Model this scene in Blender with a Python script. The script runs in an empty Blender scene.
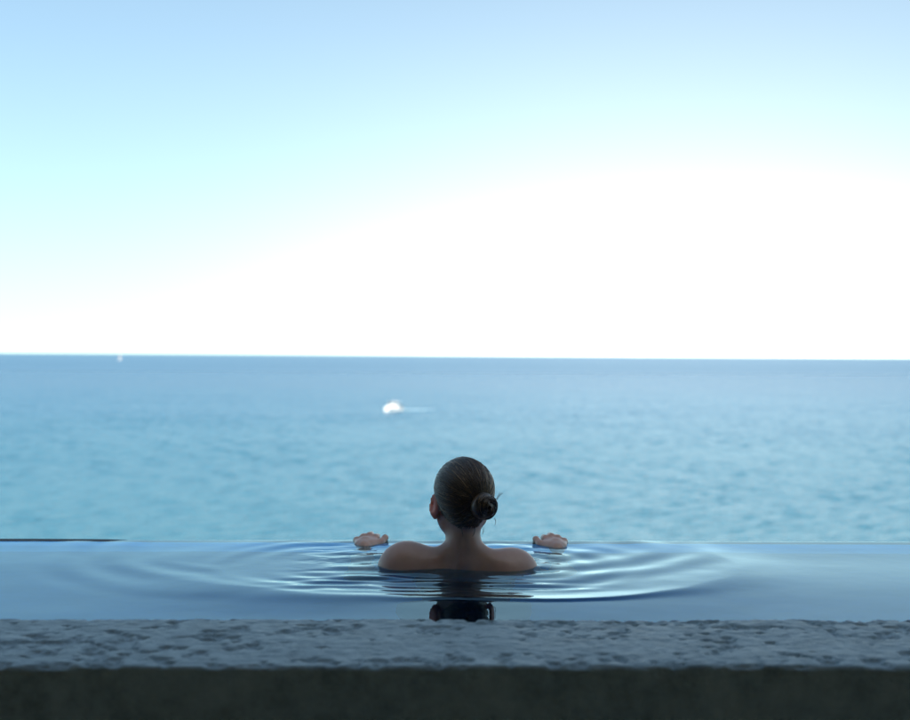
import bpy, bmesh, math, random
import numpy as np
from mathutils import Matrix, Vector

R = math.radians
rng = np.random.default_rng(7)
random.seed(7)
scene = bpy.context.scene
COL = scene.collection

# ------------------------------------------------------------------ camera
# z = 0 is the still surface of the pool; y runs out to sea
CAM_H = 0.53
F_PX = 1200.0 / 910.0                      # focal length in picture widths
cam_d = bpy.data.cameras.new('camera')
cam = bpy.data.objects.new('camera', cam_d); COL.objects.link(cam)
cam_d.sensor_width = 36.0
cam_d.lens = 36.0 * F_PX
cam_d.clip_start = 0.05; cam_d.clip_end = 200000
cam.matrix_world = (Matrix.Translation((0, 0, CAM_H)) @ Matrix.Rotation(R(90 - 0.21), 4, 'X')
                    @ Matrix.Rotation(R(0.31), 4, 'Z'))
cam_d.dof.use_dof = True
cam_d.dof.focus_distance = 2.98
cam_d.dof.aperture_fstop = 3.2
cam_d.dof.aperture_blades = 9
scene.camera = cam

# ------------------------------------------------------------------ sky and sun
HORIZON_COL = (3.4, 3.7, 3.9)
GLOW_COL, SKY_K, SKY_TINT = (1.6, 1.4, 1.0), 0.81, (0.99, 1.04, 0.90, 1)
SUN_EL, SUN_AZ = 52.0, 152.0               # azimuth clockwise from the sea direction (+y)
world = bpy.data.worlds.new('World'); scene.world = world
world.use_nodes = True
wn = world.node_tree.nodes; wl = world.node_tree.links
wn.clear()
w_out = wn.new('ShaderNodeOutputWorld'); w_bg = wn.new('ShaderNodeBackground')
sky = wn.new('ShaderNodeTexSky'); sky.sky_type = 'NISHITA'; sky.sun_disc = False
sky.sun_elevation = R(SUN_EL); sky.sun_rotation = R(SUN_AZ)
sky.altitude = 0; sky.air_density = 1.0; sky.dust_density = 1.6; sky.ozone_density = 1.0
w_bg.inputs['Strength'].default_value = 0.12
# marine haze: the whole horizon is pale, palest a little to the right of the view, bluer overhead
tcw = wn.new('ShaderNodeTexCoord'); sepw = wn.new('ShaderNodeSeparateXYZ'); wl.new(tcw.outputs['Generated'], sepw.inputs[0])
def wmath(op, a, b=None, c=None):
    nd = wn.new('ShaderNodeMath'); nd.operation = op
    for i, v in enumerate((a, b, c)):
        if v is None: continue
        if isinstance(v, (int, float)): nd.inputs[i].default_value = v
        else: wl.new(v, nd.inputs[i])
    return nd.outputs[0]
zc = wmath('MAXIMUM', sepw.outputs['Z'], 0.0)
zl = wmath('MULTIPLY_ADD', zc, 0.92, 0.085)
cmb = wn.new('ShaderNodeCombineXYZ'); wl.new(sepw.outputs['X'], cmb.inputs[0]); wl.new(sepw.outputs['Y'], cmb.inputs[1]); wl.new(zl, cmb.inputs[2])
nrm_ = wn.new('ShaderNodeVectorMath'); nrm_.operation = 'NORMALIZE'; wl.new(cmb.outputs[0], nrm_.inputs[0])
wl.new(nrm_.outputs[0], sky.inputs['Vector'])
GLOW_AZ = 12.0
az = wmath('ADD', wmath('MULTIPLY', sepw.outputs['X'], math.sin(R(GLOW_AZ))), wmath('MULTIPLY', sepw.outputs['Y'], math.cos(R(GLOW_AZ))))
az = wmath('POWER', wmath('MAXIMUM', az, 0.0), 16.0)
up_ = wmath('POWER', 2.718, wmath('MULTIPLY', wmath('MULTIPLY', zc, zc), -8.0))
tint = wn.new('ShaderNodeMix'); tint.data_type = 'RGBA'; tint.blend_type = 'MULTIPLY'; tint.inputs[0].default_value = 1.0
wl.new(sky.outputs[0], tint.inputs[6]); tint.inputs[7].default_value = SKY_TINT
vsc = wn.new('ShaderNodeVectorMath'); vsc.operation = 'SCALE'
wl.new(tint.outputs[2], vsc.inputs[0]); vsc.inputs['Scale'].default_value = SKY_K
gl = wn.new('ShaderNodeVectorMath'); gl.operation = 'SCALE'; gl.inputs[0].default_value = GLOW_COL
low_ = wmath('POWER', 2.718, wmath('MULTIPLY', wmath('MULTIPLY', zc, zc), -95.0))
az_w = wmath('POWER', az, 1.9)
wl.new(wmath('MULTIPLY', az, up_), gl.inputs['Scale'])
gh = wn.new('ShaderNodeVectorMath'); gh.operation = 'SCALE'; gh.inputs[0].default_value = HORIZON_COL
wl.new(wmath('MULTIPLY', az_w, low_), gh.inputs['Scale'])
ga = wn.new('ShaderNodeVectorMath'); ga.operation = 'ADD'; wl.new(gl.outputs[0], ga.inputs[0]); wl.new(gh.outputs[0], ga.inputs[1])
sm_ = wn.new('ShaderNodeVectorMath'); sm_.operation = 'ADD'; wl.new(vsc.outputs[0], sm_.inputs[0]); wl.new(ga.outputs[0], sm_.inputs[1])
wl.new(sm_.outputs[0], w_bg.inputs['Color'])
wl.new(w_bg.outputs[0], w_out.inputs['Surface'])

sun_d = bpy.data.lights.new('sun', 'SUN'); sun_d.energy = 3.0; sun_d.angle = R(0.53)
sun_d.color = (1.0, 0.95, 0.88)
sun = bpy.data.objects.new('sun', sun_d); COL.objects.link(sun)
sdir = Vector((math.sin(R(SUN_AZ)) * math.cos(R(SUN_EL)), math.cos(R(SUN_AZ)) * math.cos(R(SUN_EL)), math.sin(R(SUN_EL))))
sun.rotation_euler = sdir.to_track_quat('Z', 'Y').to_euler()
sun.location = (-6, -20, 30)

vs = scene.view_settings
vs.view_transform = 'Standard'; vs.look = 'None'; vs.gamma = 1.0; vs.use_curve_mapping = False
vs.exposure = 1.38
scene.render.engine = 'CYCLES'
cy = scene.cycles
cy.use_denoising = True
cy.max_bounces = 10; cy.transmission_bounces = 8; cy.glossy_bounces = 5
cy.caustics_reflective = True; cy.caustics_refractive = True
cy.sample_clamp_indirect = 6.0
cy.blur_glossy = 0.3

# ------------------------------------------------------------------ helpers
def mesh_obj(name, verts, faces, mat=None, parent=None, smooth=True, loc=None, rotz=None):
    me = bpy.data.meshes.new(name)
    me.from_pydata([tuple(map(float, v)) for v in verts], [], [tuple(map(int, f)) for f in faces])
    me.validate(); me.update()
    if smooth:
        me.polygons.foreach_set('use_smooth', [True] * len(me.polygons))
    if mat: me.materials.append(mat)
    o = bpy.data.objects.new(name, me); COL.objects.link(o)
    if parent: o.parent = parent
    if loc is not None: o.location = loc
    if rotz is not None: o.rotation_euler = (0, 0, rotz)
    return o

def bm_obj(name, bm, mat=None, parent=None, smooth=False, loc=None, rotz=None):
    me = bpy.data.meshes.new(name)
    bmesh.ops.recalc_face_normals(bm, faces=bm.faces)
    bm.to_mesh(me); bm.free()
    if smooth:
        me.polygons.foreach_set('use_smooth', [True] * len(me.polygons))
    if mat: me.materials.append(mat)
    o = bpy.data.objects.new(name, me); COL.objects.link(o)
    if parent: o.parent = parent
    if loc is not None: o.location = loc
    if rotz is not None: o.rotation_euler = (0, 0, rotz)
    return o

def add_box(bm, x0, x1, y0, y1, z0, z1, bevel=0.0):
    r = bmesh.ops.create_cube(bm, size=1.0)
    for v in r['verts']:
        v.co = Vector(((x0 + x1) / 2 + v.co.x * (x1 - x0), (y0 + y1) / 2 + v.co.y * (y1 - y0), (z0 + z1) / 2 + v.co.z * (z1 - z0)))
    if bevel:
        es = list({e for v in r['verts'] for e in v.link_edges})
        bmesh.ops.bevel(bm, geom=es, offset=bevel, segments=2, affect='EDGES', profile=0.5)

def tag(o, label=None, cat=None, group=None, kind=None):
    if label: o['label'] = label
    if cat: o['category'] = cat
    if group: o['group'] = group
    if kind: o['kind'] = kind
    return o

def empty(name, loc=(0, 0, 0), rotz=0.0):
    o = bpy.data.objects.new(name, None); COL.objects.link(o)
    o.location = loc; o.rotation_euler = (0, 0, rotz); o.empty_display_size = 0.1
    return o

def grid_faces(nr, nc):
    i = np.arange(nr - 1)[:, None] * nc + np.arange(nc - 1)[None, :]
    i = i.ravel()
    return np.stack([i, i + 1, i + nc + 1, i + nc], 1)

def sstep(a, b, x):
    t = np.clip((x - a) / (b - a), 0, 1)
    return t * t * (3 - 2 * t)

class Noise2:                                # smooth value noise on a lattice
    def __init__(self, seed, n=256):
        self.n = n; self.t = np.random.default_rng(seed).uniform(-1, 1, (n, n))
    def __call__(self, x, y):
        n = self.n
        xi = np.floor(x).astype(int); yi = np.floor(y).astype(int)
        fx = x - xi; fy = y - yi
        fx = fx * fx * fx * (fx * (fx * 6 - 15) + 10); fy = fy * fy * fy * (fy * (fy * 6 - 15) + 10)
        a = self.t[xi % n, yi % n]; b = self.t[(xi + 1) % n, yi % n]
        c = self.t[xi % n, (yi + 1) % n]; d = self.t[(xi + 1) % n, (yi + 1) % n]
        return (a * (1 - fx) + b * fx) * (1 - fy) + (c * (1 - fx) + d * fx) * fy
    def fbm(self, x, y, o=4):
        s = 0; a = 1.0
        for k in range(o):
            s = s + a * self(x * 2 ** k + 17.3 * k, y * 2 ** k - 9.1 * k); a *= 0.5
        return s

# ------------------------------------------------------------------ materials
def new_mat(name):
    m = bpy.data.materials.new(name); m.use_nodes = True
    nt = m.node_tree
    return m, nt.nodes, nt.links, nt.nodes['Principled BSDF']

def noise_node(n, l, scale, detail=4, rough=0.55, coord='Object', stretch=None):
    tc = n.new('ShaderNodeTexCoord'); t = n.new('ShaderNodeTexNoise')
    t.inputs['Scale'].default_value = scale; t.inputs['Detail'].default_value = detail; t.inputs['Roughness'].default_value = rough
    if stretch:
        mp = n.new('ShaderNodeMapping'); mp.inputs['Scale'].default_value = stretch
        l.new(tc.outputs[coord], mp.inputs['Vector']); l.new(mp.outputs[0], t.inputs['Vector'])
    else:
        l.new(tc.outputs[coord], t.inputs['Vector'])
    return t

def ramp_node(n, stops):
    r = n.new('ShaderNodeValToRGB')
    el = r.color_ramp.elements
    while len(el) < len(stops): el.new(0.5)
    for e, (p, c) in zip(el, stops):
        e.position = p; e.color = (*c, 1)
    return r

def simple_mat(name, col, rough=0.5, var=0.12, scale=8.0, bump=0.0, metallic=0.0, ior=1.5):
    m, n, l, b = new_mat(name)
    t = noise_node(n, l, scale)
    lo = tuple(c * (1 - var) for c in col); hi = tuple(min(1, c * (1 + var)) for c in col)
    r = ramp_node(n, [(0.3, lo), (0.7, hi)])
    l.new(t.outputs['Fac'], r.inputs['Fac']); l.new(r.outputs['Color'], b.inputs['Base Color'])
    b.inputs['Roughness'].default_value = rough; b.inputs['Metallic'].default_value = metallic; b.inputs['IOR'].default_value = ior
    if bump:
        bp = n.new('ShaderNodeBump'); bp.inputs['Strength'].default_value = bump; bp.inputs['Distance'].default_value = 0.01
        l.new(t.outputs['Fac'], bp.inputs['Height']); l.new(bp.outputs[0], b.inputs['Normal'])
    return m

def sea_mat():
    m, n, l, b = new_mat('sea_water')
    tc = n.new('ShaderNodeTexCoord')
    sep = n.new('ShaderNodeSeparateXYZ'); l.new(tc.outputs['Object'], sep.inputs[0])
    # shallow turquoise near the shore, deeper blue out at sea
    mr = n.new('ShaderNodeMapRange'); mr.inputs['From Min'].default_value = 70; mr.inputs['From Max'].default_value = 520
    l.new(sep.outputs['Y'], mr.inputs['Value'])
    big = noise_node(n, l, 0.014, 3, 0.5, 'Object', (0.35, 1.0, 1.0))
    add = n.new('ShaderNodeMath'); add.operation = 'MULTIPLY_ADD'; add.inputs[1].default_value = 0.28
    sub = n.new('ShaderNodeMath'); sub.operation = 'SUBTRACT'; sub.inputs[1].default_value = 0.5
    l.new(big.outputs['Fac'], sub.inputs[0]); l.new(sub.outputs[0], add.inputs[0]); l.new(mr.outputs[0], add.inputs[2])
    rp = ramp_node(n, [(0.0, (0.033, 0.149, 0.214)), (0.45, (0.031, 0.128, 0.212)), (1.0, (0.029, 0.106, 0.192))])
    l.new(add.outputs[0], rp.inputs['Fac']); l.new(rp.outputs['Color'], b.inputs['Base Color'])
    rgh = n.new('ShaderNodeMapRange'); rgh.inputs['From Min'].default_value = 150; rgh.inputs['From Max'].default_value = 1200
    rgh.inputs['To Min'].default_value = 0.24; rgh.inputs['To Max'].default_value = 0.29
    l.new(sep.outputs['Y'], rgh.inputs['Value']); l.new(rgh.outputs[0], b.inputs['Roughness']); b.inputs['IOR'].default_value = 1.333
    n1 = noise_node(n, l, 2.1, 5, 0.62, 'Object', (1.1, 1.0, 1.0))
    n2 = noise_node(n, l, 1.0, 4, 0.6, 'Object', (1.0, 0.8, 1.0))
    b1 = n.new('ShaderNodeBump'); b1.inputs['Strength'].default_value = 1.0; b1.inputs['Distance'].default_value = 0.40
    b2 = n.new('ShaderNodeBump'); b2.inputs['Strength'].default_value = 1.0; b2.inputs['Distance'].default_value = 0.60
    l.new(n1.outputs['Fac'], b1.inputs['Height']); l.new(n2.outputs['Fac'], b2.inputs['Height'])
    l.new(b2.outputs[0], b1.inputs['Normal']); l.new(b1.outputs[0], b.inputs['Normal'])
    return m

def pool_water_mat():
    m, n, l, b = new_mat('pool_water')
    out = n['Material Output']; n.remove(b)
    t = noise_node(n, l, 7.0, 3, 0.5)
    bp = n.new('ShaderNodeBump'); bp.inputs['Strength'].default_value = 0.25; bp.inputs['Distance'].default_value = 0.002
    l.new(t.outputs['Fac'], bp.inputs['Height'])
    rf = n.new('ShaderNodeBsdfRefraction'); rf.inputs['Color'].default_value = (0.72, 0.92, 1.0, 1); rf.inputs['IOR'].default_value = 1.333; rf.inputs['Roughness'].default_value = 0.0
    gl = n.new('ShaderNodeBsdfGlossy'); gl.inputs['Color'].default_value = (0.70, 0.93, 1.0, 1); gl.inputs['Roughness'].default_value = 0.0
    fr = n.new('ShaderNodeFresnel'); fr.inputs['IOR'].default_value = 1.333
    mx = n.new('ShaderNodeMixShader')
    for nd in (rf, gl, fr): l.new(bp.outputs[0], nd.inputs['Normal'])
    l.new(fr.outputs[0], mx.inputs[0]); l.new(rf.outputs[0], mx.inputs[1]); l.new(gl.outputs[0], mx.inputs[2])
    l.new(mx.outputs[0], out.inputs['Surface'])
    return m

def stone_mat():
    m, n, l, b = new_mat('wet_rough_stone')
    a = noise_node(n, l, 18.0, 7, 0.68); c = noise_node(n, l, 60.0, 4, 0.6)
    rp = ramp_node(n, [(0.25, (0.13, 0.18, 0.195)), (0.5, (0.265, 0.345, 0.365)), (0.75, (0.38, 0.465, 0.48))])
    l.new(a.outputs['Fac'], rp.inputs['Fac']); l.new(rp.outputs['Color'], b.inputs['Base Color'])
    rr = n.new('ShaderNodeMapRange'); rr.inputs['To Min'].default_value = 0.35; rr.inputs['To Max'].default_value = 0.7
    l.new(c.outputs['Fac'], rr.inputs['Value']); l.new(rr.outputs[0], b.inputs['Roughness'])
    bp = n.new('ShaderNodeBump'); bp.inputs['Strength'].default_value = 0.6; bp.inputs['Distance'].default_value = 0.004
    l.new(c.outputs['Fac'], bp.inputs['Height']); l.new(bp.outputs[0], b.inputs['Normal'])
    return m

def skin_mat():
    m, n, l, b = new_mat('skin')
    t = noise_node(n, l, 14.0, 4, 0.6)
    rp = ramp_node(n, [(0.3, (0.40, 0.235, 0.175)), (0.7, (0.50, 0.31, 0.235))])
    at = n.new('ShaderNodeAttribute'); at.attribute_name = 'ear_glow_flush'  # back-lit glow of the ears painted into base colour, plus faintly pink hands
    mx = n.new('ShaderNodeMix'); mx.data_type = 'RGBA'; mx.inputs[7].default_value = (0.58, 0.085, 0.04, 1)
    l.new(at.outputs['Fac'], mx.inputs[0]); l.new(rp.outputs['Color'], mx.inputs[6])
    l.new(t.outputs['Fac'], rp.inputs['Fac']); l.new(mx.outputs[2], b.inputs['Base Color'])
    b.inputs['Roughness'].default_value = 0.38
    b.inputs['Subsurface Weight'].default_value = 0.35
    b.inputs['Subsurface Radius'].default_value = (1.0, 0.3, 0.15)
    b.inputs['Subsurface Scale'].default_value = 0.020
    c = noise_node(n, l, 260.0, 2, 0.5)
    bp = n.new('ShaderNodeBump'); bp.inputs['Strength'].default_value = 0.15; bp.inputs['Distance'].default_value = 0.001
    l.new(c.outputs['Fac'], bp.inputs['Height']); l.new(bp.outputs[0], b.inputs['Normal'])
    return m

def hair_mat():
    m, n, l, b = new_mat('dark_brown_hair')
    g = n.new('ShaderNodeNewGeometry')
    rp = ramp_node(n, [(0.0, (0.026, 0.016, 0.010)), (0.6, (0.060, 0.037, 0.022)), (0.86, (0.12, 0.073, 0.042)), (1.0, (0.28, 0.18, 0.09))])
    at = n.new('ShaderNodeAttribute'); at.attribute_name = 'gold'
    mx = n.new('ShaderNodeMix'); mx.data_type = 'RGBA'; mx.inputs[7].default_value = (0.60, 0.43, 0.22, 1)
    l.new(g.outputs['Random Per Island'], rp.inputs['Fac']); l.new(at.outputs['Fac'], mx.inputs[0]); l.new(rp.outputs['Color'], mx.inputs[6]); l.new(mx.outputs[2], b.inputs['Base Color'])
    b.inputs['Roughness'].default_value = 0.30
    return m

M = dict(
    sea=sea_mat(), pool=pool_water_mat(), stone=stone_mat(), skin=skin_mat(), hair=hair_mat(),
    tile=simple_mat('pool_tile', (0.03, 0.44, 0.90), 0.4, 0.12, 6.0),
    lip=simple_mat('wet_dark_stone', (0.025, 0.028, 0.035), 0.6, 0.3, 30.0, 0.3),
    plaster=simple_mat('warm_plaster', (0.82, 0.68, 0.50), 0.9, 0.05, 3.0, 0.1),
    concrete=simple_mat('pale_stone', (0.50, 0.46, 0.40), 0.8, 0.15, 4.0, 0.2),
    timber=simple_mat('timber', (0.52, 0.36, 0.21), 0.6, 0.25, 5.0, 0.2),
    rock=simple_mat('coastal_rock', (0.20, 0.17, 0.13), 0.9, 0.35, 0.6, 0.6),
    gel=simple_mat('white_gelcoat', (0.80, 0.80, 0.78), 0.25, 0.03, 2.0),
    glass=simple_mat('tinted_glass', (0.03, 0.04, 0.05), 0.08, 0.1, 2.0),
    sail=simple_mat('sail_cloth', (0.52, 0.47, 0.46), 0.7, 0.04, 1.0),
    alloy=simple_mat('alloy', (0.55, 0.56, 0.57), 0.35, 0.05, 4.0, 0, 0.9),
    dark=simple_mat('dark_plastic', (0.03, 0.03, 0.035), 0.4, 0.1, 5.0),
    suit=simple_mat('dark_swimsuit', (0.015, 0.018, 0.03), 0.5, 0.2, 40.0),
    teak=simple_mat('teak_deck', (0.30, 0.19, 0.11), 0.6, 0.2, 6.0),
    foam=simple_mat('sea_foam', (0.22, 0.34, 0.40), 0.5, 0.25, 0.8, 0.5),
    eye=simple_mat('eye_white', (0.75, 0.73, 0.70), 0.15, 0.03, 20.0),
    iris=simple_mat('iris', (0.06, 0.035, 0.02), 0.1, 0.2, 200.0),
)

# ------------------------------------------------------------------ sea
SEA_Z = -12.0
def axis(segs):
    out = [segs[0][0]]
    for a, b, s0, s1 in segs:
        x = a; 
        while x < b - 1e-6:
            t = (x - a) / (b - a)
            x = min(b, x + s0 + (s1 - s0) * t); out.append(x)
    return np.array(out)

def geom_axis(a, b, n): return np.geomspace(a, b, n)[1:]
sx = axis([(0, 150, 0.8, 1.1), (150, 420, 1.1, 6.0)])
sx = np.concatenate([sx, geom_axis(sx[-1], 60000, 26)])
sx = np.concatenate([-sx[:0:-1], sx])
sy = axis([(20, 60, 4, 0.7), (60, 420, 0.6, 1.8), (420, 1200, 1.8, 8.0)])
sy = np.concatenate([[-60000, -8000, -800, -200, -40, 0], sy, geom_axis(sy[-1], 80000, 50)])
X, Y = np.meshgrid(sx, sy)
Z = np.zeros_like(X)
wr = np.random.default_rng(3)
for k in range(46):
    lam = 1.3 * (3.2 / 1.3) ** wr.random()
    th = R(-78 + wr.normal(0, 48))           # the swell runs in obliquely to the shore
    kk = 2 * math.pi / lam
    Z += 0.0042 * lam ** 0.85 * np.sin(kk * (X * math.cos(th) + Y * math.sin(th)) + wr.random() * 6.28)
nz = Noise2(5)
Z *= (0.85 + 0.22 * nz.fbm(X / 40, Y / 26, 3))
fade = (1 - sstep(200, 420, np.abs(X))) * (1 - sstep(150, 800, Y)) * sstep(20, 50, Y)
Z *= fade
sea = mesh_obj('sea', np.stack([X, Y, Z], 2).reshape(-1, 3), grid_faces(len(sy), len(sx)), M['sea'], loc=(0, 0, SEA_Z))
tag(sea, 'open turquoise sea with small wind waves reaching the horizon', kind='structure')

# hillside the terrace stands on, running down into the sea
hx = np.linspace(-70, 70, 141); hy = np.concatenate([np.linspace(-60, 0, 31), np.linspace(1, 46, 60)])
X, Y = np.meshgrid(hx, hy)
n3 = Noise2(11)
prof = np.interp(Y, [-60, -20, 5, 9, 16, 30, 46], [4, -1.5, -3.0, -5.0, -8.0, -11.2, -16])
dz = n3.fbm(X / 9, Y / 7, 5) * 1.1 * sstep(6, 12, np.abs(Y - 1) + np.maximum(0, np.abs(X) - 6))
hill = mesh_obj('hillside', np.stack([X, Y, prof + dz * 0.8 - 0.15], 2).reshape(-1, 3), grid_faces(len(hy), len(hx)), M['rock'], smooth=False)
tag(hill, 'rocky hillside falling from the terrace to the sea', kind='structure')

# ------------------------------------------------------------------ pool (turned a touch against the picture plane)
POOL_ROT = R(1.2)
EDGE_Y = 3.45; LEDGE_Y0, LEDGE_Y1, LEDGE_Z = 1.86, 2.20, 0.05
POOL_X = 4.6; FLOOR_Z = -0.985; BASE_Z = -3.3

bm = bmesh.new(); add_box(bm, -POOL_X, POOL_X, LEDGE_Y1 - 0.02, EDGE_Y - 0.16, BASE_Z, FLOOR_Z)
tag(bm_obj('pool_floor', bm, M['tile'], rotz=POOL_ROT), 'blue tiled floor of the pool', kind='structure')

# far edge wall: its top just under the water, rising out of it towards the left end
bm = bmesh.new()
N = 60
prev = None
for i in range(N + 1):
    x = -POOL_X + 2 * POOL_X * i / N
    top = -0.010 + 0.0135 * float(sstep(0.45, 1.0, np.array(-x)))
    prof_ = [(EDGE_Y - 0.16, BASE_Z), (EDGE_Y - 0.16, -0.05), (EDGE_Y - 0.11, top - 0.014), (EDGE_Y - 0.05, top - 0.004), (EDGE_Y - 0.02, top), (EDGE_Y - 0.006, top - 0.003), (EDGE_Y, top - 0.012), (EDGE_Y, BASE_Z)]
    row = [bm.verts.new((x, y, z)) for y, z in prof_]
    if prev:
        for j in range(len(row)):
            jn = (j + 1) % len(row)
            bm.faces.new((prev[j], prev[jn], row[jn], row[j]))
    else:
        bm.faces.new(row)
    prev = row
bm.faces.new(prev[::-1])
tag(bm_obj('pool_edge_wall', bm, M['lip'], rotz=POOL_ROT), 'dark submerged overflow wall along the far edge of the pool', 'wall')

bm = bmesh.new(); prev = None
for i in range(N + 1):                         # tiles run up the inside of the far wall to just short of its lip
    x = -POOL_X + 2 * POOL_X * i / N
    top = -0.010 + 0.0135 * float(sstep(0.45, 1.0, np.array(-x)))
    row = [bm.verts.new((x, y, z)) for y, z in ((EDGE_Y - 0.170, FLOOR_Z + 0.002), (EDGE_Y - 0.170, -0.046), (EDGE_Y - 0.112, top - 0.010), (EDGE_Y - 0.052, top - 0.0025), (EDGE_Y - 0.052, top - 0.012), (EDGE_Y - 0.155, -0.07), (EDGE_Y - 0.155, FLOOR_Z + 0.002))]
    if prev:
        for j in range(len(row)): bm.faces.new((prev[j], prev[(j + 1) % len(row)], row[(j + 1) % len(row)], row[j]))
    prev = row
bm_obj('tile_lining', bm, M['tile'], bpy.data.objects['pool_edge_wall'])
for s in (-1, 1):
    bm = bmesh.new(); x = s * (POOL_X + 0.15); add_box(bm, x - 0.148, x + 0.148, LEDGE_Y1 + 0.01, EDGE_Y - 0.01, BASE_Z, 0.06, 0.012)
    side = 'left' if s < 0 else 'right'
    tag(bm_obj('pool_end_wall', bm, M['stone'], rotz=POOL_ROT), 'low stone wall closing the %s-hand end of the pool' % side, 'wall')

# ---- water surface
def water_height(x, y):
    nA = Noise2(21); nB = Noise2(22); nC = Noise2(23)
    # distance from the shoulders (a short line) and from each hand
    xs = np.clip(x, -0.16, 0.21)
    wob = 0.020 * nA.fbm(x * 3.0, y * 3.0, 3)
    r = np.hypot(x - xs, (y - 3.06)) + wob
    rL = np.hypot(x + 0.245, y - 3.33) + 0.6 * wob
    rR = np.hypot(x - 0.275, y - 3.36) + 0.6 * wob
    ang = np.arctan2(y - 3.06, x - xs)
    h = np.zeros_like(x)
    # leading swell: long smooth back, a steep sharp front on the right, softer on the left
    u = np.maximum(x - 0.21, 0); lft = sstep(0.05, -0.35, x)
    R0 = 0.48 + 0.34 * np.minimum(u, 0.5) ** 2 + 0.20 * np.maximum(u - 0.5, 0) - 0.04 * lft + 0.9 * np.minimum(np.maximum(-x - 0.35, 0), 0.6) ** 2
    fr = r - R0
    wout = 0.011 + 0.05 * sstep(0.35, 0.8, x) + 0.075 * lft + 0.05 * sstep(0.7, 1.0, x)
    win = 0.100 + 0.03 * lft
    crest = np.where(fr < 0, np.exp(-(np.abs(fr) / win) ** 1.3), 0.45 * np.exp(-(fr / wout) ** 2) + 0.55 * np.exp(-(fr / 0.18) ** 2))
    side = 1 - sstep(0.0, 0.32, y - 3.06)
    h += (0.0075 + 0.0020 * sstep(-0.1, 0.3, x)) * crest * (0.35 + 0.65 * side) * (1 - 0.9 * sstep(0.40, 0.85, -x)) * (1 - 0.85 * sstep(0.55, 1.02, x))
    # trailing trains, uneven and broken up
    amp = np.clip(0.55 + 0.75 * nB.fbm(x * 2.6, y * 2.6, 2), 0.05, 1.6)
    env = sstep(0.03, 0.12, r) * (1 - sstep(0.30, 0.46, r))
    h += env * amp * (1 - 0.55 * sstep(0.2, 0.45, x)) * 0.0014 * np.sin(2 * math.pi * (r ** 0.85) / 0.105 + 0.6 + 1.3 * nA(x * 2.2, y * 2.2))
    # hand rings: long low waves that cross the swell
    for rr, a, lam, mx, ax, sd in ((rL, 0.0032, 0.140, 0.92, -0.245, 3.0), (rR, 0.0013, 0.150, 0.80, 0.275, 9.0)):
        e = sstep(0.06, 0.20, rr) * (1 - sstep(0.30, mx, rr))
        m2 = np.clip(0.5 + 0.9 * nB.fbm(x * 1.9 + sd, y * 2.4, 2), 0, 1.5)
        h += a * e * m2 * np.sin(2 * math.pi * (rr + 0.03 * nA(x * 2 + sd, y * 2)) / lam)
    # short confused ripples close to the arms
    near = np.exp(-(np.minimum(np.minimum(rL, rR), r) / 0.13) ** 2)
    arm = np.exp(-((np.abs(x - 0.015) - 0.25) / 0.09) ** 2) * np.exp(-((y - 3.2) / 0.16) ** 2)
    h += 0.0016 * (0.30 * near + 0.85 * arm) * nC.fbm(x * 16 + nA(x * 9, y * 9), y * 22, 3)
    front = np.exp(-((x - 0.02) / 0.30) ** 4) * sstep(2.62, 2.74, y) * (1 - sstep(2.96, 3.08, y))
    h += 0.00140 * front * np.sin(2 * math.pi * (y + 0.020 * nA.fbm(x * 5 + 2, y * 4, 3)) / 0.066) * np.clip(0.75 + 0.9 * nC.fbm(x * 4, y * 9, 2), 0, 1.6)
    # slow undulation over the whole pool
    h += 0.0030 * nB.fbm(x * 0.8 + 4, y * 1.9, 2)
    h *= 1 - 0.5 * sstep(EDGE_Y - 0.10, EDGE_Y, y)
    return h

wx = axis([(0, 1.7, 0.006, 0.006), (1.7, POOL_X, 0.01, 0.2)])
wx = np.concatenate([-wx[:0:-1], wx])
wy = np.arange(LEDGE_Y1 - 0.005, EDGE_Y - 0.012, 0.0048)
X, Y = np.meshgrid(wx, wy)
Z = water_height(X, Y)
rows = [np.stack([X, Y, Z], 2)]
edge = rows[0][-1]
for dy, dzv in ((0.010, -0.0008), (0.017, -0.0035), (0.0215, -0.009), (0.023, -0.018), (0.0235, -0.06), (0.0235, -0.25), (0.0235, -0.7)):
    e = edge.copy(); e[:, 1] = wy[-1] + dy; e[:, 2] = e[:, 2] + dzv
    rows.append(e[None])
V = np.concatenate(rows, 0)
pw = mesh_obj('pool_water', V.reshape(-1, 3), grid_faces(V.shape[0], V.shape[1]), M['pool'], rotz=POOL_ROT)
tag(pw, 'calm blue pool water with rings spreading around the bather', kind='structure')

# ---- rough stone ledge in front
lx = axis([(0, 1.5, 0.0045, 0.0045), (1.5, POOL_X + 0.5, 0.006, 0.25)])
lx = np.concatenate([-lx[:0:-1], lx])
nS = Noise2(31); nT = Noise2(32); nU = Noise2(33)
RC = 0.010                                    # worn corners
pr = []                                       # (y, z, ny, nz, top weight)
for z in np.concatenate([np.linspace(-0.25, LEDGE_Z - RC, 26)]): pr.append((LEDGE_Y0, z, -1, 0, 0))
for a in np.linspace(0, 90, 7)[1:]: pr.append((LEDGE_Y0 + RC - RC * math.cos(R(a)), LEDGE_Z - RC + RC * math.sin(R(a)), -math.cos(R(a)), math.sin(R(a)), a / 90))
for y in np.linspace(LEDGE_Y0 + RC, LEDGE_Y1 - RC, 110)[1:]: pr.append((y, LEDGE_Z, 0, 1, 1))
for a in np.linspace(90, 0, 7)[1:]: pr.append((LEDGE_Y1 - RC + RC * math.cos(R(a)), LEDGE_Z - RC + RC * math.sin(R(a)), math.cos(R(a)), math.sin(R(a)), a / 90))
for z in np.linspace(LEDGE_Z - RC, -0.12, 12)[1:]: pr.append((LEDGE_Y1, z, 1, 0, 0))
P = np.array(pr)
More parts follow.
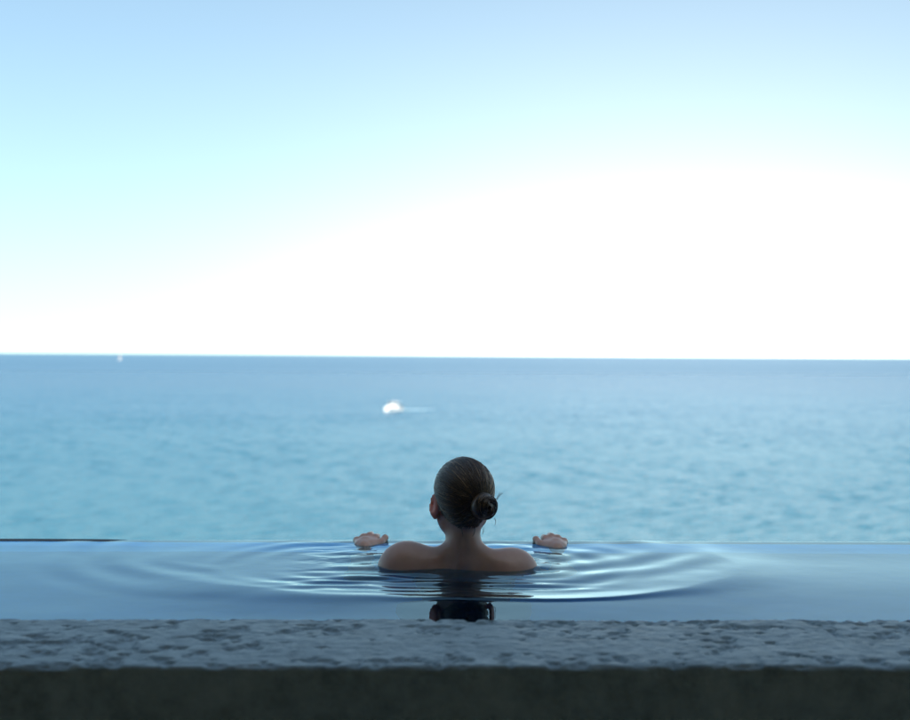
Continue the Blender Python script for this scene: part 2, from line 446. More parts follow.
X = np.repeat(lx[None, :], len(P), 0)
Yb, Zb, NY, NZ, TW = [np.repeat(P[:, q][:, None], len(lx), 1) for q in range(5)]
# pits: bounded shallow hollows in drifts, plus a gentle heave
w1 = 0.85 * nS.fbm(X * 24.0 + 3, (Yb - Zb) * 26.0, 4) + 0.6 * nT.fbm(X * 62, (Yb - Zb) * 60, 3) + 0.55 * nU.fbm(X * 2.1, Yb * 5.0 + 7, 2)
pit = sstep(0.12, 0.80, w1)
fine = nU.fbm(X * 60, (Yb - Zb) * 75, 3)
disp = TW * (-0.0050 * pit + 0.0016 * nT.fbm(X * 3, Yb * 5, 2)) + 0.0008 * fine + (1 - TW) * 0.0035 * nS.fbm(X * 10, Zb * 14 + 40, 4) - 0.002
disp -= 0.003 * (TW > 0.02) * (TW < 0.98) * np.maximum(0, nS.fbm(X * 14, Yb, 3))
V = np.stack([X, Yb + NY * disp, Zb + NZ * disp], 2)
low = V[0].copy(); low[:, 2] = BASE_Z; low2 = V[-1].copy(); low2[:, 2] = BASE_Z
V = np.concatenate([low[None], V, low2[None], low[None]], 0)
ledge = mesh_obj('stone_ledge', V.reshape(-1, 3), grid_faces(V.shape[0], V.shape[1]), M['stone'], rotz=POOL_ROT)
tag(ledge, 'wide pitted grey stone ledge along the near side of the pool', 'ledge')

# ------------------------------------------------------------------ covered terrace behind the ledge
bm = bmesh.new(); add_box(bm, -POOL_X - 1, POOL_X + 1, -5.0, LEDGE_Y0 - 0.03, BASE_Z, -0.55)
tag(bm_obj('terrace_floor', bm, M['concrete']), 'concrete terrace floor behind the ledge', kind='structure')
pav = empty('terrace_shelter', (0, -1.5, -0.55))
tag(pav, 'dark roofed terrace shelter the pool is seen from', 'shelter')
def part(name, mat, *box, bevel=0.0):
    bm = bmesh.new(); x0, x1, y0, y1, z0, z1 = box
    add_box(bm, x0, x1, y0 + 1.5, y1 + 1.5, z0 + 0.55, z1 + 0.55, bevel)
    return bm_obj(name, bm, mat, pav)
part('rear_wall', M['plaster'], -POOL_X - 1, POOL_X + 1, -5.0, -4.8, -0.548, 2.55)
part('side_wall', M['plaster'], -POOL_X - 1, -POOL_X - 0.8, -4.798, 1.80, -0.548, 2.55)
part('side_wall', M['plaster'], POOL_X + 0.8, POOL_X + 1, -4.798, 1.80, -0.548, 2.55)
roof = part('roof', M['timber'], -POOL_X - 1.3, POOL_X + 1.3, -5.3, 1.9, 2.552, 2.80)
for i in range(12):
    x = -POOL_X + i * (2 * POOL_X) / 11
    part('rafter', M['timber'], x - 0.05, x + 0.05, -4.79, 1.8, 2.40, 2.55)

# ------------------------------------------------------------------ bather
PX, PY = 0.0275, 3.0
H_C = np.array([-0.006, 0.028, 0.180]); H_YAW = R(14)
cH, sH = math.cos(H_YAW), math.sin(H_YAW)
def h2b(p):                                   # head frame -> body frame
    p = np.asarray(p, float)
    return np.stack([p[..., 0] * cH - p[..., 1] * sH, p[..., 0] * sH + p[..., 1] * cH, p[..., 2]], -1) + H_C

VOX = 0.004
LO = np.array([-0.37, -0.50, -1.00]); HI = np.array([0.37, 0.50, 0.31])
DIM = np.ceil((HI - LO) / VOX).astype(int) + 1
F = np.ones(tuple(DIM), np.float32)
GX = (LO[0] + VOX * np.arange(DIM[0])).astype(np.float32)
GY = (LO[1] + VOX * np.arange(DIM[1])).astype(np.float32)
GZ = (LO[2] + VOX * np.arange(DIM[2])).astype(np.float32)

def region(lo, hi):
    a = np.clip(np.floor((np.asarray(lo) - LO) / VOX).astype(int), 0, DIM - 1)
    b = np.clip(np.ceil((np.asarray(hi) - LO) / VOX).astype(int) + 1, 1, DIM)
    s = tuple(slice(i, j) for i, j in zip(a, b))
    return s, (GX[s[0]][:, None, None], GY[s[1]][None, :, None], GZ[s[2]][None, None, :])

def blend(s, d, k, sub=False):
    f = F[s]
    if sub:
        d = -d
        h = np.maximum(k - np.abs(f - d), 0) / k
        F[s] = np.maximum(f, d) + h * h * k * 0.25
    else:
        h = np.maximum(k - np.abs(f - d), 0) / k
        F[s] = np.minimum(f, d) - h * h * k * 0.25

def cone(a, b, ra, rb, k=0.02, sub=False):
    a = np.asarray(a, float); b = np.asarray(b, float); pad = max(ra, rb) + k + 0.012
    s, (x, y, z) = region(np.minimum(a, b) - pad, np.maximum(a, b) + pad)
    ab = b - a; L = float(ab @ ab) + 1e-12
    t = np.clip(((x - a[0]) * ab[0] + (y - a[1]) * ab[1] + (z - a[2]) * ab[2]) / L, 0, 1)
    d = np.sqrt((x - a[0] - t * ab[0]) ** 2 + (y - a[1] - t * ab[1]) ** 2 + (z - a[2] - t * ab[2]) ** 2) - (ra + t * (rb - ra))
    blend(s, d, k, sub)

def ell(c, r, k=0.03, sub=False, rot=None):
    c = np.asarray(c, float); r = np.asarray(r, float); pad = r.max() + k + 0.012
    s, (x, y, z) = region(c - pad, c + pad)
    X_, Y_, Z_ = x - c[0], y - c[1], z - c[2]
    if rot is not None:                       # rot: 3x3, columns are the ellipsoid axes
        X_, Y_, Z_ = (X_ * rot[0, 0] + Y_ * rot[1, 0] + Z_ * rot[2, 0], X_ * rot[0, 1] + Y_ * rot[1, 1] + Z_ * rot[2, 1], X_ * rot[0, 2] + Y_ * rot[1, 2] + Z_ * rot[2, 2])
    k0 = np.sqrt((X_ / r[0]) ** 2 + (Y_ / r[1]) ** 2 + (Z_ / r[2]) ** 2)
    k1 = np.sqrt((X_ / r[0] ** 2) ** 2 + (Y_ / r[1] ** 2) ** 2 + (Z_ / r[2] ** 2) ** 2) + 1e-6
    blend(s, k0 * (k0 - 1) / k1, k, sub)

ROT_H = np.array([[cH, -sH, 0], [sH, cH, 0], [0, 0, 1.0]])
def hell(c, r, k=0.02, sub=False, rot=None): ell(h2b(c), r, k, sub, ROT_H if rot is None else ROT_H @ rot)
def hcone(a, b, ra, rb, k=0.02, sub=False): cone(h2b(a), h2b(b), ra, rb, k, sub)

# torso
ell((0, 0.055, -0.16), (0.128, 0.092, 0.20), 0.02)
ell((0, 0.045, -0.045), (0.150, 0.072, 0.085), 0.05)
ell((0, 0.060, -0.32), (0.108, 0.080, 0.13), 0.05)
ell((0, 0.055, -0.47), (0.155, 0.108, 0.12), 0.06)
for s in (-1, 1):
    ell((s * 0.066, 0.128, -0.17), (0.058, 0.052, 0.056), 0.03)
    ell((s * 0.080, -0.016, -0.055), (0.045, 0.022, 0.075), 0.045)
    ell((s * 0.07, -0.03, -0.52), (0.075, 0.06, 0.075), 0.04)
# neck, trapezius, shoulders
cone((-0.003, 0.012, 0.02), (-0.005, 0.024, 0.125), 0.045, 0.0405, 0.022)
for s, sx_, tz, rx_, rz_ in ((-1, -0.145, -0.015, 0.077, 0.076), (1, 0.122, -0.024, 0.066, 0.069)):
    cone((s * 0.016, 0.006, 0.046), (sx_ * 0.68, 0.012, tz + 0.022), 0.022, 0.028, 0.024)
    ell((sx_, 0.032, tz), (rx_, 0.060, rz_), 0.034)
    elbow = (s * 0.275 + (0 if s < 0 else -0.02), 0.150, -0.205)
    cone((sx_, 0.035, tz - 0.02), elbow, 0.048, 0.036, 0.03)
    wrist = (-0.278, 0.352, -0.014) if s < 0 else (0.260, 0.352, -0.016)
    cone(elbow, wrist, 0.038, 0.022, 0.02)
    # hand gripping the overflow edge: palm down, fingers over the far side, thumb inwards
    wx_, wy_, wz_ = wrist
    tilt = 0.010
    cone((wx_, wy_, wz_ + 0.004), (wx_, wy_ + 0.03, wz_ + 0.012), 0.021, 0.022, 0.012)
    knuck = []
    for j, (off, zz, ln) in enumerate(((0.027, 0.013, 0.96), (0.009, 0.018, 1.0), (-0.009, 0.014, 0.95), (-0.027, 0.006, 0.80))):
        kx = wx_ - s * off                     # j = 0 is the index finger, on the inner side
        ky = EDGE_Y - 0.022 - PY - (0.0 if j == 1 else 0.004) - (0.006 if j == 3 else 0)
        kz = zz - 0.002
        cone((wx_ - s * off * 0.55, wy_ + 0.012, wz_ + 0.010), (kx, ky, kz - 0.004), 0.0145, 0.0088, 0.006)
        p1 = (kx - s * 0.002, ky + 0.038 * ln, kz - 0.004); p2 = (kx - s * 0.003, ky + 0.046 * ln, kz - 0.028 * ln); p3 = (kx - s * 0.003, ky + 0.040 * ln + 0.002, kz - 0.047 * ln)
        ell((kx, ky, kz - 0.001), (0.0092, 0.011, 0.0098), 0.006)
        cone((kx, ky, kz - 0.001), p1, 0.0090, 0.0082, 0.004)
        cone(p1, p2, 0.0082, 0.0075, 0.004)
        cone(p2, p3, 0.0075, 0.0066, 0.004)
    t0 = (wx_ - s * 0.018, wy_ + 0.015, wz_ + 0.008); t1 = (wx_ - s * 0.043, wy_ + 0.040, wz_ + 0.014); t2 = (wx_ - s * 0.054, wy_ + 0.064, wz_ + 0.024); t3 = (wx_ - s * 0.056, wy_ + 0.086, wz_ + 0.022)
    cone(t0, t1, 0.0145, 0.0115, 0.012); cone(t1, t2, 0.0110, 0.0092, 0.005); cone(t2, t3, 0.0092, 0.0075, 0.005)
    # legs: kneeling on the pool floor
    cone((s * 0.082, 0.055, -0.50), (s * 0.095, 0.125, -0.915), 0.086, 0.052, 0.04)
    cone((s * 0.095, 0.125, -0.925), (s * 0.10, -0.08, -0.925), 0.048, 0.050, 0.03)
    cone((s * 0.10, -0.08, -0.925), (s * 0.10, -0.285, -0.948), 0.050, 0.031, 0.03)
    cone((s * 0.10, -0.285, -0.945), (s * 0.10, -0.42, -0.962), 0.030, 0.017, 0.03)
for s in (-1, 1): cone((s * 0.052, -0.052, 0.035), (s * 0.046, -0.055, -0.15), 0.006, 0.007, 0.030, sub=True)
cone((0, -0.060, 0.045), (0, -0.052, -0.40), 0.010, 0.013, 0.026, sub=True)
# head
hell((0, -0.002, 0.0), (0.0665, 0.088, 0.086), 0.02)
hell((0, -0.018, 0.022), (0.0635, 0.068, 0.057), 0.02)
hell((0, 0.030, -0.050), (0.053, 0.058, 0.062), 0.03)
hell((0, 0.068, -0.098), (0.020, 0.018, 0.016), 0.03)
for s in (-1, 1):
    hcone((s * 0.046, 0.005, -0.062), (s * 0.016, 0.066, -0.098), 0.016, 0.014, 0.02)
    hell((s * 0.042, 0.058, -0.030), (0.018, 0.016, 0.014), 0.02)
# hair follows the skull only; keep the field before nose, ears and neck details
SK = F.copy()
for s in (-1, 1):
    hell((s * 0.030, 0.096, -0.010), (0.017, 0.014, 0.012), 0.012, sub=True)
    hell((s * 0.031, 0.078, -0.010), (0.013, 0.012, 0.009), 0.006)
    hell((s * 0.030, 0.082, 0.010), (0.020, 0.009, 0.005), 0.012)
hcone((0, 0.084, 0.002), (0, 0.101, -0.036), 0.007, 0.010, 0.012)
for s in (-1, 1): hell((s * 0.011, 0.092, -0.040), (0.008, 0.010, 0.007), 0.008)
hell((0, 0.084, -0.064), (0.022, 0.010, 0.006), 0.006)
hell((0, 0.083, -0.074), (0.019, 0.010, 0.006), 0.006)
hcone((-0.022, 0.095, -0.069), (0.022, 0.095, -0.069), 0.0015, 0.0015, 0.006, sub=True)
for s in (-1, 1):                              # ears: a thin tilted shell with a rim, a bowl and a lobe
    a = R(32) * s
    re = np.array([[math.cos(a), math.sin(a), 0], [-math.sin(a), math.cos(a), 0], [0, 0, 1.0]])
    hell((s * 0.0755, -0.008, -0.026), (0.0050, 0.020, 0.031), 0.006, rot=re)
    hell((s * 0.0715, 0.000, -0.050), (0.0050, 0.010, 0.012), 0.006, rot=re)
    hell((s * 0.0825, -0.004, -0.022), (0.0050, 0.012, 0.019), 0.004, sub=True, rot=re)

def surface_nets(F, lo, vox):
    ins = F < 0
    c = ins[:-1, :-1, :-1].astype(np.uint8)
    s = np.zeros(c.shape, np.uint8)
    for dx in (0, 1):
        for dy in (0, 1):
            for dz in (0, 1):
                s += ins[dx:dx + c.shape[0], dy:dy + c.shape[1], dz:dz + c.shape[2]]
    act = (s > 0) & (s < 8)
    idx = -np.ones(c.shape, np.int64)
    cells = np.argwhere(act); idx[act] = np.arange(len(cells))
    acc = np.zeros((len(cells), 3)); cnt = np.zeros(len(cells))
    i, j, k = cells.T
    for ax in range(3):
        o1, o2 = [(1, 2), (0, 2), (0, 1)][ax]
        for u in (0, 1):
            for v in (0, 1):
                off = [0, 0, 0]; off[o1] = u; off[o2] = v
                off2 = list(off); off2[ax] = 1
                f0 = F[i + off[0], j + off[1], k + off[2]]; f1 = F[i + off2[0], j + off2[1], k + off2[2]]
                mk = (f0 < 0) != (f1 < 0)
                t = np.where(mk, f0 / np.where(mk, f0 - f1, 1), 0)
                p = np.zeros((len(cells), 3)); p[:] = off; p[:, ax] += t
                acc[mk] += p[mk]; cnt[mk] += 1
    verts = (cells + acc / cnt[:, None]) * vox + lo
    faces = []
    for ax in range(3):
        sl0 = [slice(None)] * 3; sl1 = [slice(None)] * 3
        sl0[ax] = slice(0, -1); sl1[ax] = slice(1, None)
        a = ins[tuple(sl0)]; b = ins[tuple(sl1)]
        e = np.argwhere(a != b)
        o1, o2 = [(1, 2), (2, 0), (0, 1)][ax]
        ok = (e[:, o1] > 0) & (e[:, o2] > 0) & (e[:, o1] < F.shape[o1] - 1) & (e[:, o2] < F.shape[o2] - 1)
        e = e[ok]
        def cell(d1, d2):
            q = e.copy(); q[:, o1] += d1; q[:, o2] += d2
            return idx[q[:, 0], q[:, 1], q[:, 2]]
        quad = np.stack([cell(-1, -1), cell(0, -1), cell(0, 0), cell(-1, 0)], 1)
        flip = ~a[e[:, 0], e[:, 1], e[:, 2]]
        quad[flip] = quad[flip][:, ::-1]
        faces.append(quad)
    return verts, np.concatenate(faces)

bv, bf = surface_nets(F, LO, VOX)
person = empty('person', (PX, PY, FLOOR_Z))
tag(person, 'person with bare shoulders and hair in a bun, seen from behind, holding the pool edge', 'person')
UP = -FLOOR_Z
up = np.array([0, 0, UP])
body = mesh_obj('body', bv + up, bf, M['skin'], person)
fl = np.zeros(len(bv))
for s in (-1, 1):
    fl = np.maximum(fl, 1.0 * np.exp(-(np.linalg.norm((bv - h2b((s * 0.082, -0.010, -0.026))) / np.array([0.018, 0.024, 0.034]), axis=1)) ** 2))  # red mask painting light shining through each ear
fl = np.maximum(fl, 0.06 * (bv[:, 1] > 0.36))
at = body.data.attributes.new('ear_glow_flush', 'FLOAT', 'POINT'); at.data.foreach_set('value', fl.astype(np.float32))
sm = body.modifiers.new('smooth', 'SMOOTH'); sm.factor = 0.5; sm.iterations = 2

# strapless swimsuit: the torso skin, lifted slightly
cen = bv[bf].mean(1)
nrm = np.cross(bv[bf[:, 2]] - bv[bf[:, 0]], bv[bf[:, 3]] - bv[bf[:, 1]])
vn = np.zeros_like(bv)
for c_ in range(4): np.add.at(vn, bf[:, c_], nrm)
vn /= np.linalg.norm(vn, axis=1, keepdims=True) + 1e-12
selm = (cen[:, 2] < -0.125) & (cen[:, 2] > -0.575) & (np.abs(cen[:, 0]) < 0.168) & (cen[:, 1] < 0.22) & (cen[:, 1] > -0.15)
selm &= ~((np.abs(cen[:, 0]) > 0.148) & (cen[:, 2] > -0.36))
used = np.unique(bf[selm]); remap = -np.ones(len(bv), int); remap[used] = np.arange(len(used))
mesh_obj('swimsuit', bv[used] + vn[used] * 0.0035 + up, remap[bf[selm]], M['suit'], person)

# eyes
for s in (-1, 1):
    bm = bmesh.new(); bmesh.ops.create_uvsphere(bm, u_segments=16, v_segments=10, radius=0.0118)
    e = bm_obj('eye', bm, M['eye'], person, True, loc=tuple(h2b((s * 0.030, 0.0795, -0.010)) + up))
    bm = bmesh.new(); bmesh.ops.create_uvsphere(bm, u_segments=12, v_segments=8, radius=0.006)
    for v in bm.verts: v.co.y *= 0.45
    d = h2b((0, 1, 0)) - H_C
    bm_obj('iris', bm, M['iris'], e, True, loc=tuple(d * 0.0098))

# ---- hair
def skull_radius(dirs):                       # dirs in the head frame (unit); distance from head centre to the skin
    rr = np.linspace(0.05, 0.125, 90)
    d = dirs @ ROT_H.T
    pts = H_C + d[:, None, :] * rr[None, :, None]
    q = (pts - LO) / VOX
    q = np.clip(q, 0, DIM - 2 - 1e-3); i0 = q.astype(int); f = q - i0
    val = 0
    for dx in (0, 1):
        for dy in (0, 1):
            for dz in (0, 1):
                w = (f[..., 0] if dx else 1 - f[..., 0]) * (f[..., 1] if dy else 1 - f[..., 1]) * (f[..., 2] if dz else 1 - f[..., 2])
                val = val + w * SK[i0[..., 0] + dx, i0[..., 1] + dy, i0[..., 2] + dz]
    out = val > 0
    first = np.where(out.any(1), out.argmax(1), len(rr) - 1)
    return rr[first]
def hairline(p): return 0.0155 - (0.77 * p[..., 1] - 0.64 * p[..., 2])     # > 0 where hair grows
def norm(v): return v / np.linalg.norm(v, axis=-1, keepdims=True)

BUN_C = np.array([0.027, -0.096, -0.018])
BUN_D = norm(BUN_C)
# cap
nu, nv = 96, 64
th = np.linspace(0.02, math.pi - 0.02, nv); ph = np.linspace(0, 2 * math.pi, nu, endpoint=False)
T, Pp = np.meshgrid(th, ph, indexing='ij')
D = np.stack([np.sin(T) * np.cos(Pp), np.sin(T) * np.sin(Pp), np.cos(T)], -1).reshape(-1, 3)
rad = skull_radius(D)
pts = D * rad[:, None]
hl = hairline(pts)
pts = pts + D * (-0.002 + 0.0075 * sstep(0, 0.03, hl))[:, None]
fc = []
for a in range(nv - 1):
    for b in range(nu):
        q = [a * nu + b, a * nu + (b + 1) % nu, (a + 1) * nu + (b + 1) % nu, (a + 1) * nu + b]
        if hl[q].min() > -0.004 and pts[q, 2].min() > -0.083: fc.append(q[::-1])
hv = [h2b(pts)]; hf = [np.array(fc)]; base = len(pts)

def tubes(paths, radii, sides=4):
    """paths (n, m, 3), radii (n, m): one closed strand each"""
    n, m_, _ = paths.shape
    tan = norm(np.gradient(paths, axis=1) + 1e-9)
    ref = np.where(np.abs(tan[..., 2:3]) > 0.9, np.array([1.0, 0, 0]), np.array([0, 0, 1.0]))
    u = norm(np.cross(tan, ref)); w = np.cross(tan, u)
    an = np.arange(sides) * 2 * math.pi / sides
    ring = paths[:, :, None] + radii[:, :, None, None] * (u[:, :, None] * np.cos(an)[None, None, :, None] + w[:, :, None] * np.sin(an)[None, None, :, None])
    vv = ring.reshape(-1, 3)
    a, b, c = np.meshgrid(np.arange(n), np.arange(m_ - 1), np.arange(sides), indexing='ij')
    q0 = (a * m_ + b) * sides; c2 = (c + 1) % sides
    ff = np.stack([q0 + c, q0 + c2, q0 + sides + c2, q0 + sides + c], -1).reshape(-1, 4)
    return vv, ff

cand = norm(rng.normal(size=(60000, 3)))
cr = skull_radius(cand); cp = cand * cr[:, None]; ch = hairline(cp)
okc = (cp[:, 2] > -0.080)
lineS = np.where(okc & (np.abs(ch - 0.003) < 0.003))[0][:1100]
anyS = np.where(okc & (ch > 0.006))[0][:1000]
st = cand[np.concatenate([lineS, anyS])]
m_ = 15
tt = np.linspace(0, 1, m_)
en = norm(BUN_D + rng.normal(0, 0.10, (len(st), 3)))
om = np.arccos(np.clip((st * en).sum(1), -1, 1))[:, None]
dirs = (np.sin((1 - tt) * om)[..., None] * st[:, None] + np.sin(tt * om)[..., None] * en[:, None]) / np.sin(om)[..., None]
# strands sag a little towards the nape before they turn into the bun
dirs[..., 2] -= (0.10 * np.sin(math.pi * tt))[None, :] * (st[:, 1:2] > 0)
dirs = norm(dirs)
rs = skull_radius(dirs.reshape(-1, 3)).reshape(dirs.shape[:2])
hp = dirs * rs[..., None]
lift = 0.0045 * sstep(0, 0.03, hairline(hp)) + 0.0005
lift = lift + rng.uniform(-0.0004, 0.0016, (len(st), 1)) * np.sin(math.pi * tt)[None] + 0.004 * tt[None] ** 3
lift = lift + 0.0006 * np.sin(tt[None] * rng.uniform(6, 14, (len(st), 1)) + rng.uniform(0, 6, (len(st), 1)))
hp = dirs * (rs + lift)[..., None]
wr_ = rng.uniform(0.0006, 0.0013, (len(st), 1)) * (0.35 + 0.65 * np.sin(math.pi * np.clip(tt * 1.2 + 0.08, 0, 1)))[None]
vv, ff = tubes(h2b(hp), np.maximum(wr_, 0.0002))
hv.append(vv); hf.append(ff + base); base += len(vv)
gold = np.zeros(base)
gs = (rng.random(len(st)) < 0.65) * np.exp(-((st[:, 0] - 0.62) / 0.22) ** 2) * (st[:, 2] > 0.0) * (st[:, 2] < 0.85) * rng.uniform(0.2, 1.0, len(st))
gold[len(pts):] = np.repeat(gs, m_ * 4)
hair = mesh_obj('hair', np.concatenate(hv) + up, np.concatenate(hf), M['hair'], person)

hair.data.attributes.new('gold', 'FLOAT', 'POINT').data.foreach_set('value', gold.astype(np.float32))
# bun: a coiled knot of strands
bz = norm(BUN_D + np.array([0.1, -0.3, 0.1])); bx_ = norm(np.cross(np.array([0, 0, 1.0]), bz)); by_ = np.cross(bz, bx_)
paths = []; rads = []
mB = 36
t = np.linspace(0, 1, mB)
for q in range(26):                            # thick twisted locks wound over one another
    a0 = rng.uniform(0, 6.28); turns = rng.uniform(0.45, 0.85) * 2 * math.pi
    tilt = rng.normal(0, 0.42, 2); rmaj = rng.uniform(0.011, 0.0225) if q > 3 else rng.uniform(0.004, 0.010)
    zo = rng.uniform(-0.008, 0.012) + 0.010 * (1 - rmaj / 0.024); thick = rng.uniform(0.0070, 0.0105)
    ang = a0 + turns * t
    ctr = np.stack([np.cos(ang) * rmaj, np.sin(ang) * rmaj * 1.05, zo + rmaj * (tilt[0] * np.cos(ang) + tilt[1] * np.sin(ang))], 1)
    rad_ = np.stack([np.cos(ang), np.sin(ang), 0 * ang], 1)
    for k in range(34):
        s0 = rng.uniform(0, 6.28); tw = rng.uniform(0.6, 1.3) * 3.5; d_ = thick * rng.uniform(0.75, 1.08) * (0.55 + 0.45 * np.sin(math.pi * t))
        c2 = ctr + rad_ * (d_ * np.cos(s0 + tw * t))[:, None] + np.array([0, 0, 1.0]) * (d_ * np.sin(s0 + tw * t))[:, None]
        c2 = c2 * np.minimum(1, 0.0355 / np.linalg.norm(c2, axis=1))[:, None]
        paths.append(BUN_C + c2[:, :1] * bx_ + c2[:, 1:2] * by_ + c2[:, 2:] * bz)
        rads.append(rng.uniform(0.0007, 0.0013) * (0.3 + 0.7 * np.sin(math.pi * t) ** 0.5))
bvv, bff = tubes(h2b(np.array(paths)), np.maximum(np.array(rads), 0.0002))
uvs = []
core_v, core_f = [], []
for a in range(9):
    for b in range(16):
        t_ = math.pi * (a + 0.5) / 9; p_ = 2 * math.pi * b / 16
        core_v.append(BUN_C + bx_ * 0.0335 * math.sin(t_) * math.cos(p_) + by_ * 0.0335 * math.sin(t_) * math.sin(p_) + bz * 0.030 * math.cos(t_))
for a in range(8):
    for b in range(16): core_f.append((a * 16 + b, a * 16 + (b + 1) % 16, a * 16 + 16 + (b + 1) % 16, a * 16 + 16 + b))
bun = mesh_obj('bun', np.concatenate([h2b(np.array(core_v)), bvv]) + up, np.concatenate([np.array(core_f), bff + len(core_v)]), M['hair'], hair)
# loose wisps
ws = []; wrr = []
t = np.linspace(0, 1, 14)
for (p0, p1, p2) in (((0.072, -0.092, -0.010), (0.080, -0.092, 0.000), (0.089, -0.093, 0.006)), ((0.070, -0.09, -0.012), (0.079, -0.09, -0.006), (0.084, -0.088, 0.004)),
                     ((0.060, -0.085, -0.05), (0.066, -0.085, -0.062), (0.064, -0.082, -0.068)), ((0.03, -0.075, -0.07), (0.034, -0.075, -0.082), (0.030, -0.07, -0.092)),
                     ((-0.02, -0.07, -0.07), (-0.022, -0.072, -0.08), (-0.016, -0.068, -0.094)), ((0.012, -0.072, -0.07), (0.014, -0.075, -0.083), (0.010, -0.07, -0.097)),
                     ((-0.066, -0.02, 0.0), (-0.074, -0.03, -0.02), (-0.066, -0.045, -0.035))):
    for q in range(2):
        j = rng.normal(0, 0.0018, (3, 3)); a, b, c = np.array(p0) + j[0], np.array(p1) + j[1], np.array(p2) + j[2]
        ws.append((1 - t)[:, None] ** 2 * a + (2 * t * (1 - t))[:, None] * b + (t ** 2)[:, None] * c); wrr.append(np.full(14, 0.00045))
ws = np.array(ws); ws[:4] += np.array([-0.014, -0.010, 0.009])
vv, ff = tubes(h2b(ws), np.array(wrr), 3)
tag(mesh_obj('loose_wisps', vv + up, ff, M['hair'], hair), kind='stuff')

# ------------------------------------------------------------------ boats
def loft(bm, stations):
    """stations: list of (x, [(y, z), ...]) cross-sections with equal counts -> hull skin"""
    rows = [[bm.verts.new((x, y, z)) for y, z in sec] for x, sec in stations]
    for a, b in zip(rows, rows[1:]):
        for j in range(len(a) - 1): bm.faces.new((a[j], a[j + 1], b[j + 1], b[j]))
        bm.faces.new((a[-1], a[0], b[0], b[-1]))
    bm.faces.new(rows[0][::-1]); bm.faces.new(rows[-1])

def hull_bm(L, B, fb_bow, fb_st, draft, n=14):
    bm = bmesh.new(); st = []
    for i in range(n + 1):
        t = i / n; x = -L / 2 + L * t
        w = B / 2 * (0.86 + 0.14 * min(1, t * 3)) * (1 - max(0, (t - 0.45) / 0.55) ** 2.2 * 0.985)
        top = fb_st + (fb_bow - fb_st) * t ** 1.6
        kz = -draft * (1 - max(0, (t - 0.6) / 0.4) ** 2 * 1.3)
        xo = 0.10 * L * max(0, t - 0.7) * 1.2
        sec = [(w * 1.0, top), (w * 0.93, top * 0.35), (w * 0.80, -0.02), (w * 0.10, kz), (-w * 0.10, kz), (-w * 0.80, -0.02), (-w * 0.93, top * 0.35), (-w, top)]
        st.append((x + xo, sec))
    loft(bm, st)
    return bm

BX, BY = -13.9, 268.0
mb = empty('motor_boat', (BX, BY, SEA_Z + 0.05), R(236))
tag(mb, 'small white motor boat crossing the open water with a short wake', 'boat')
mb.scale = (0.88,) * 3
hull = bm_obj('hull', hull_bm(6.4, 2.5, 1.25, 0.95, 0.4), M['gel'], mb)
bm = bmesh.new(); add_box(bm, -3.0, 2.2, -1.27, 1.27, 0.72, 0.80, 0.02); bm_obj('rub_rail', bm, M['dark'], hull)
bm = bmesh.new()
loft(bm, [(-1.2, [(-0.95, 0.96), (0.95, 0.96), (0.80, 2.25), (-0.80, 2.25)]), (0.7, [(-0.95, 1.0), (0.95, 1.0), (0.76, 2.22), (-0.76, 2.22)]), (1.7, [(-0.72, 1.05), (0.72, 1.05), (0.5, 1.3), (-0.5, 1.3)])])
cab = bm_obj('cabin', bm, M['gel'], mb)
for s in (-1, 1):
    bm = bmesh.new(); loft(bm, [(-1.0, [(s * 0.875, 1.5), (s * 0.895, 1.5), (s * 0.83, 2.05), (s * 0.81, 2.05)]), (0.55, [(s * 0.865, 1.5), (s * 0.895, 1.5), (s * 0.80, 2.02), (s * 0.78, 2.02)])])
    bm_obj('side_window', bm, M['glass'], cab)
bm = bmesh.new(); loft(bm, [(0.82, [(-0.70, 2.14), (0.70, 2.14), (0.70, 2.16), (-0.70, 2.16)]), (1.55, [(-0.52, 1.36), (0.52, 1.36), (0.52, 1.42), (-0.52, 1.42)])])
bm_obj('windscreen', bm, M['glass'], cab)
bm = bmesh.new(); add_box(bm, -2.3, 0.85, -0.98, 0.98, 2.27, 2.36, 0.03); bm_obj('hard_top', bm, M['gel'], mb)
bm = bmesh.new()
add_box(bm, -0.55, -0.45, -0.03, 0.03, 2.36, 3.3)
bm_obj('mast', bm, M['alloy'], mb)
for s in (-1, 1):
    bm = bmesh.new(); add_box(bm, -2.25, -2.15, s * 0.9 - 0.04, s * 0.9 + 0.04, 0.9, 2.28); bm_obj('roof_post', bm, M['alloy'], mb)
bm = bmesh.new(); add_box(bm, -2.9, -1.3, -1.0, 1.0, 0.90, 0.99); bm_obj('deck', bm, M['teak'], mb)
bm = bmesh.new(); add_box(bm, -3.75, -3.25, -0.25, 0.25, 0.3, 1.35, 0.1); bm_obj('outboard_motor', bm, M['dark'], mb)

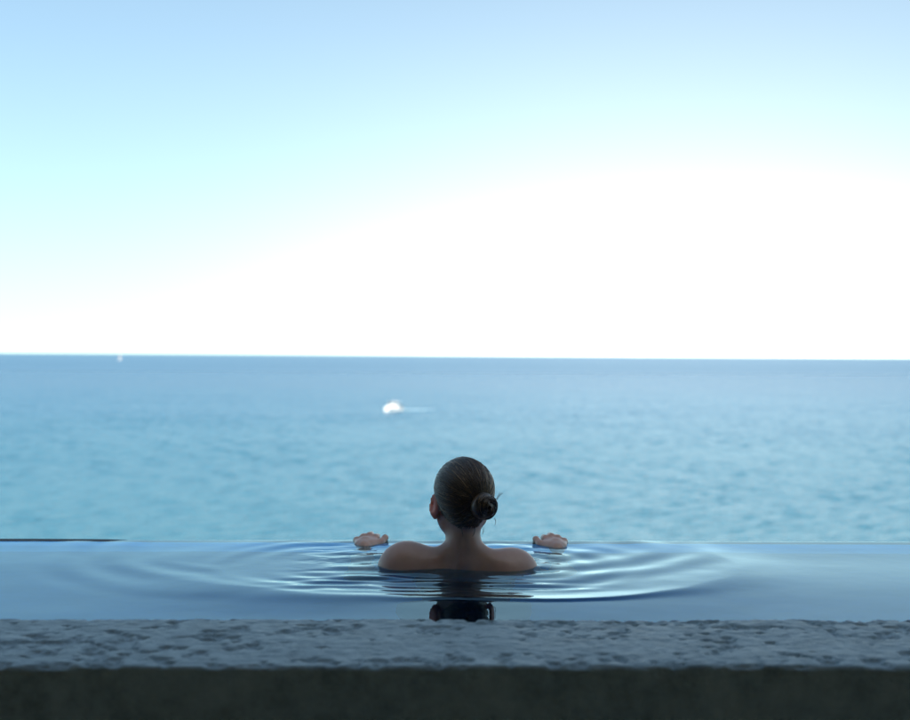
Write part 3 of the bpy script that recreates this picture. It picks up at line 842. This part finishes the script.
# foam trail behind the motor boat
wv, wf = [], []
nW = 60
ca, sa = math.cos(R(236)), math.sin(R(236))
nF = Noise2(41)
for i in range(nW + 1):
    t = i / nW; d = -2.2 - 22 * t
    for j in range(9):
        u = (j - 4) / 4
        ww = 0.8 + 1.2 * t
        lx_, ly_ = d, u * ww * (1 + 0.25 * float(nF(np.array(t * 17.0), np.array(j * 1.0))))
        z = 0.30 * (1 - t) * (1 - u * u) + 0.10 - 0.30 * t
        wv.append((BX + lx_ * ca - ly_ * sa, BY + lx_ * sa + ly_ * ca, SEA_Z + z))
for i in range(nW):
    for j in range(8): wf.append((i * 9 + j, i * 9 + j + 1, i * 9 + 10 + j, i * 9 + 9 + j))
wk = mesh_obj('boat_wake', wv, wf, M['foam']); tag(wk, 'pale foam trail on the sea behind the motor boat', kind='stuff')

sbx, sby = -0.2792 * 2350, 2350.0
sb = empty('sailing_boat', (sbx, sby, SEA_Z - 0.3), R(78))
sb.scale = (1.05,) * 3
tag(sb, 'tiny white sailing boat far out just below the horizon', 'boat')
bm_obj('hull', hull_bm(11.5, 3.5, 1.5, 1.1, 0.6), M['gel'], sb)
bm = bmesh.new(); loft(bm, [(-2.0, [(-1.0, 1.1), (1.0, 1.1), (0.9, 1.7), (-0.9, 1.7)]), (2.2, [(-0.8, 1.2), (0.8, 1.2), (0.6, 1.6), (-0.6, 1.6)])]); bm_obj('cabin', bm, M['gel'], sb)
bm = bmesh.new(); add_box(bm, 0.92, 1.08, -0.08, 0.08, 1.2, 16.0); bm_obj('mast', bm, M['alloy'], sb)
bm = bmesh.new(); add_box(bm, -4.4, 0.9, -0.06, 0.06, 2.3, 2.45); bm_obj('boom', bm, M['alloy'], sb)
def sail(name, foot0, foot1, head, belly):
    n = 10; v = []; f = []
    for side in (0, 0.03):
        for i in range(n + 1):
            t = i / n
            for j in range(n + 1):
                u = j / n
                a = np.array(foot0) * (1 - u) + np.array(foot1) * u
                p = a * (1 - t) + np.array(head) * t
                p = p + np.array([0, belly * math.sin(math.pi * u) * math.sin(math.pi * min(1, t * 0.8 + 0.2)) + side, 0])
                v.append(p)
    k = (n + 1) ** 2
    for i in range(n):
        for j in range(n):
            q = (i * (n + 1) + j, i * (n + 1) + j + 1, (i + 1) * (n + 1) + j + 1, (i + 1) * (n + 1) + j)
            f.append(q); f.append(tuple(x + k for x in q[::-1]))
    return mesh_obj(name, v, f, M['sail'], sb)
sail('mainsail', (0.85, 0, 2.5), (-4.3, 0, 2.5), (0.85, 0, 15.6), 0.6)
sail('jib', (5.6, 0, 1.9), (0.2, 0, 2.2), (1.15, 0, 14.5), 0.7)
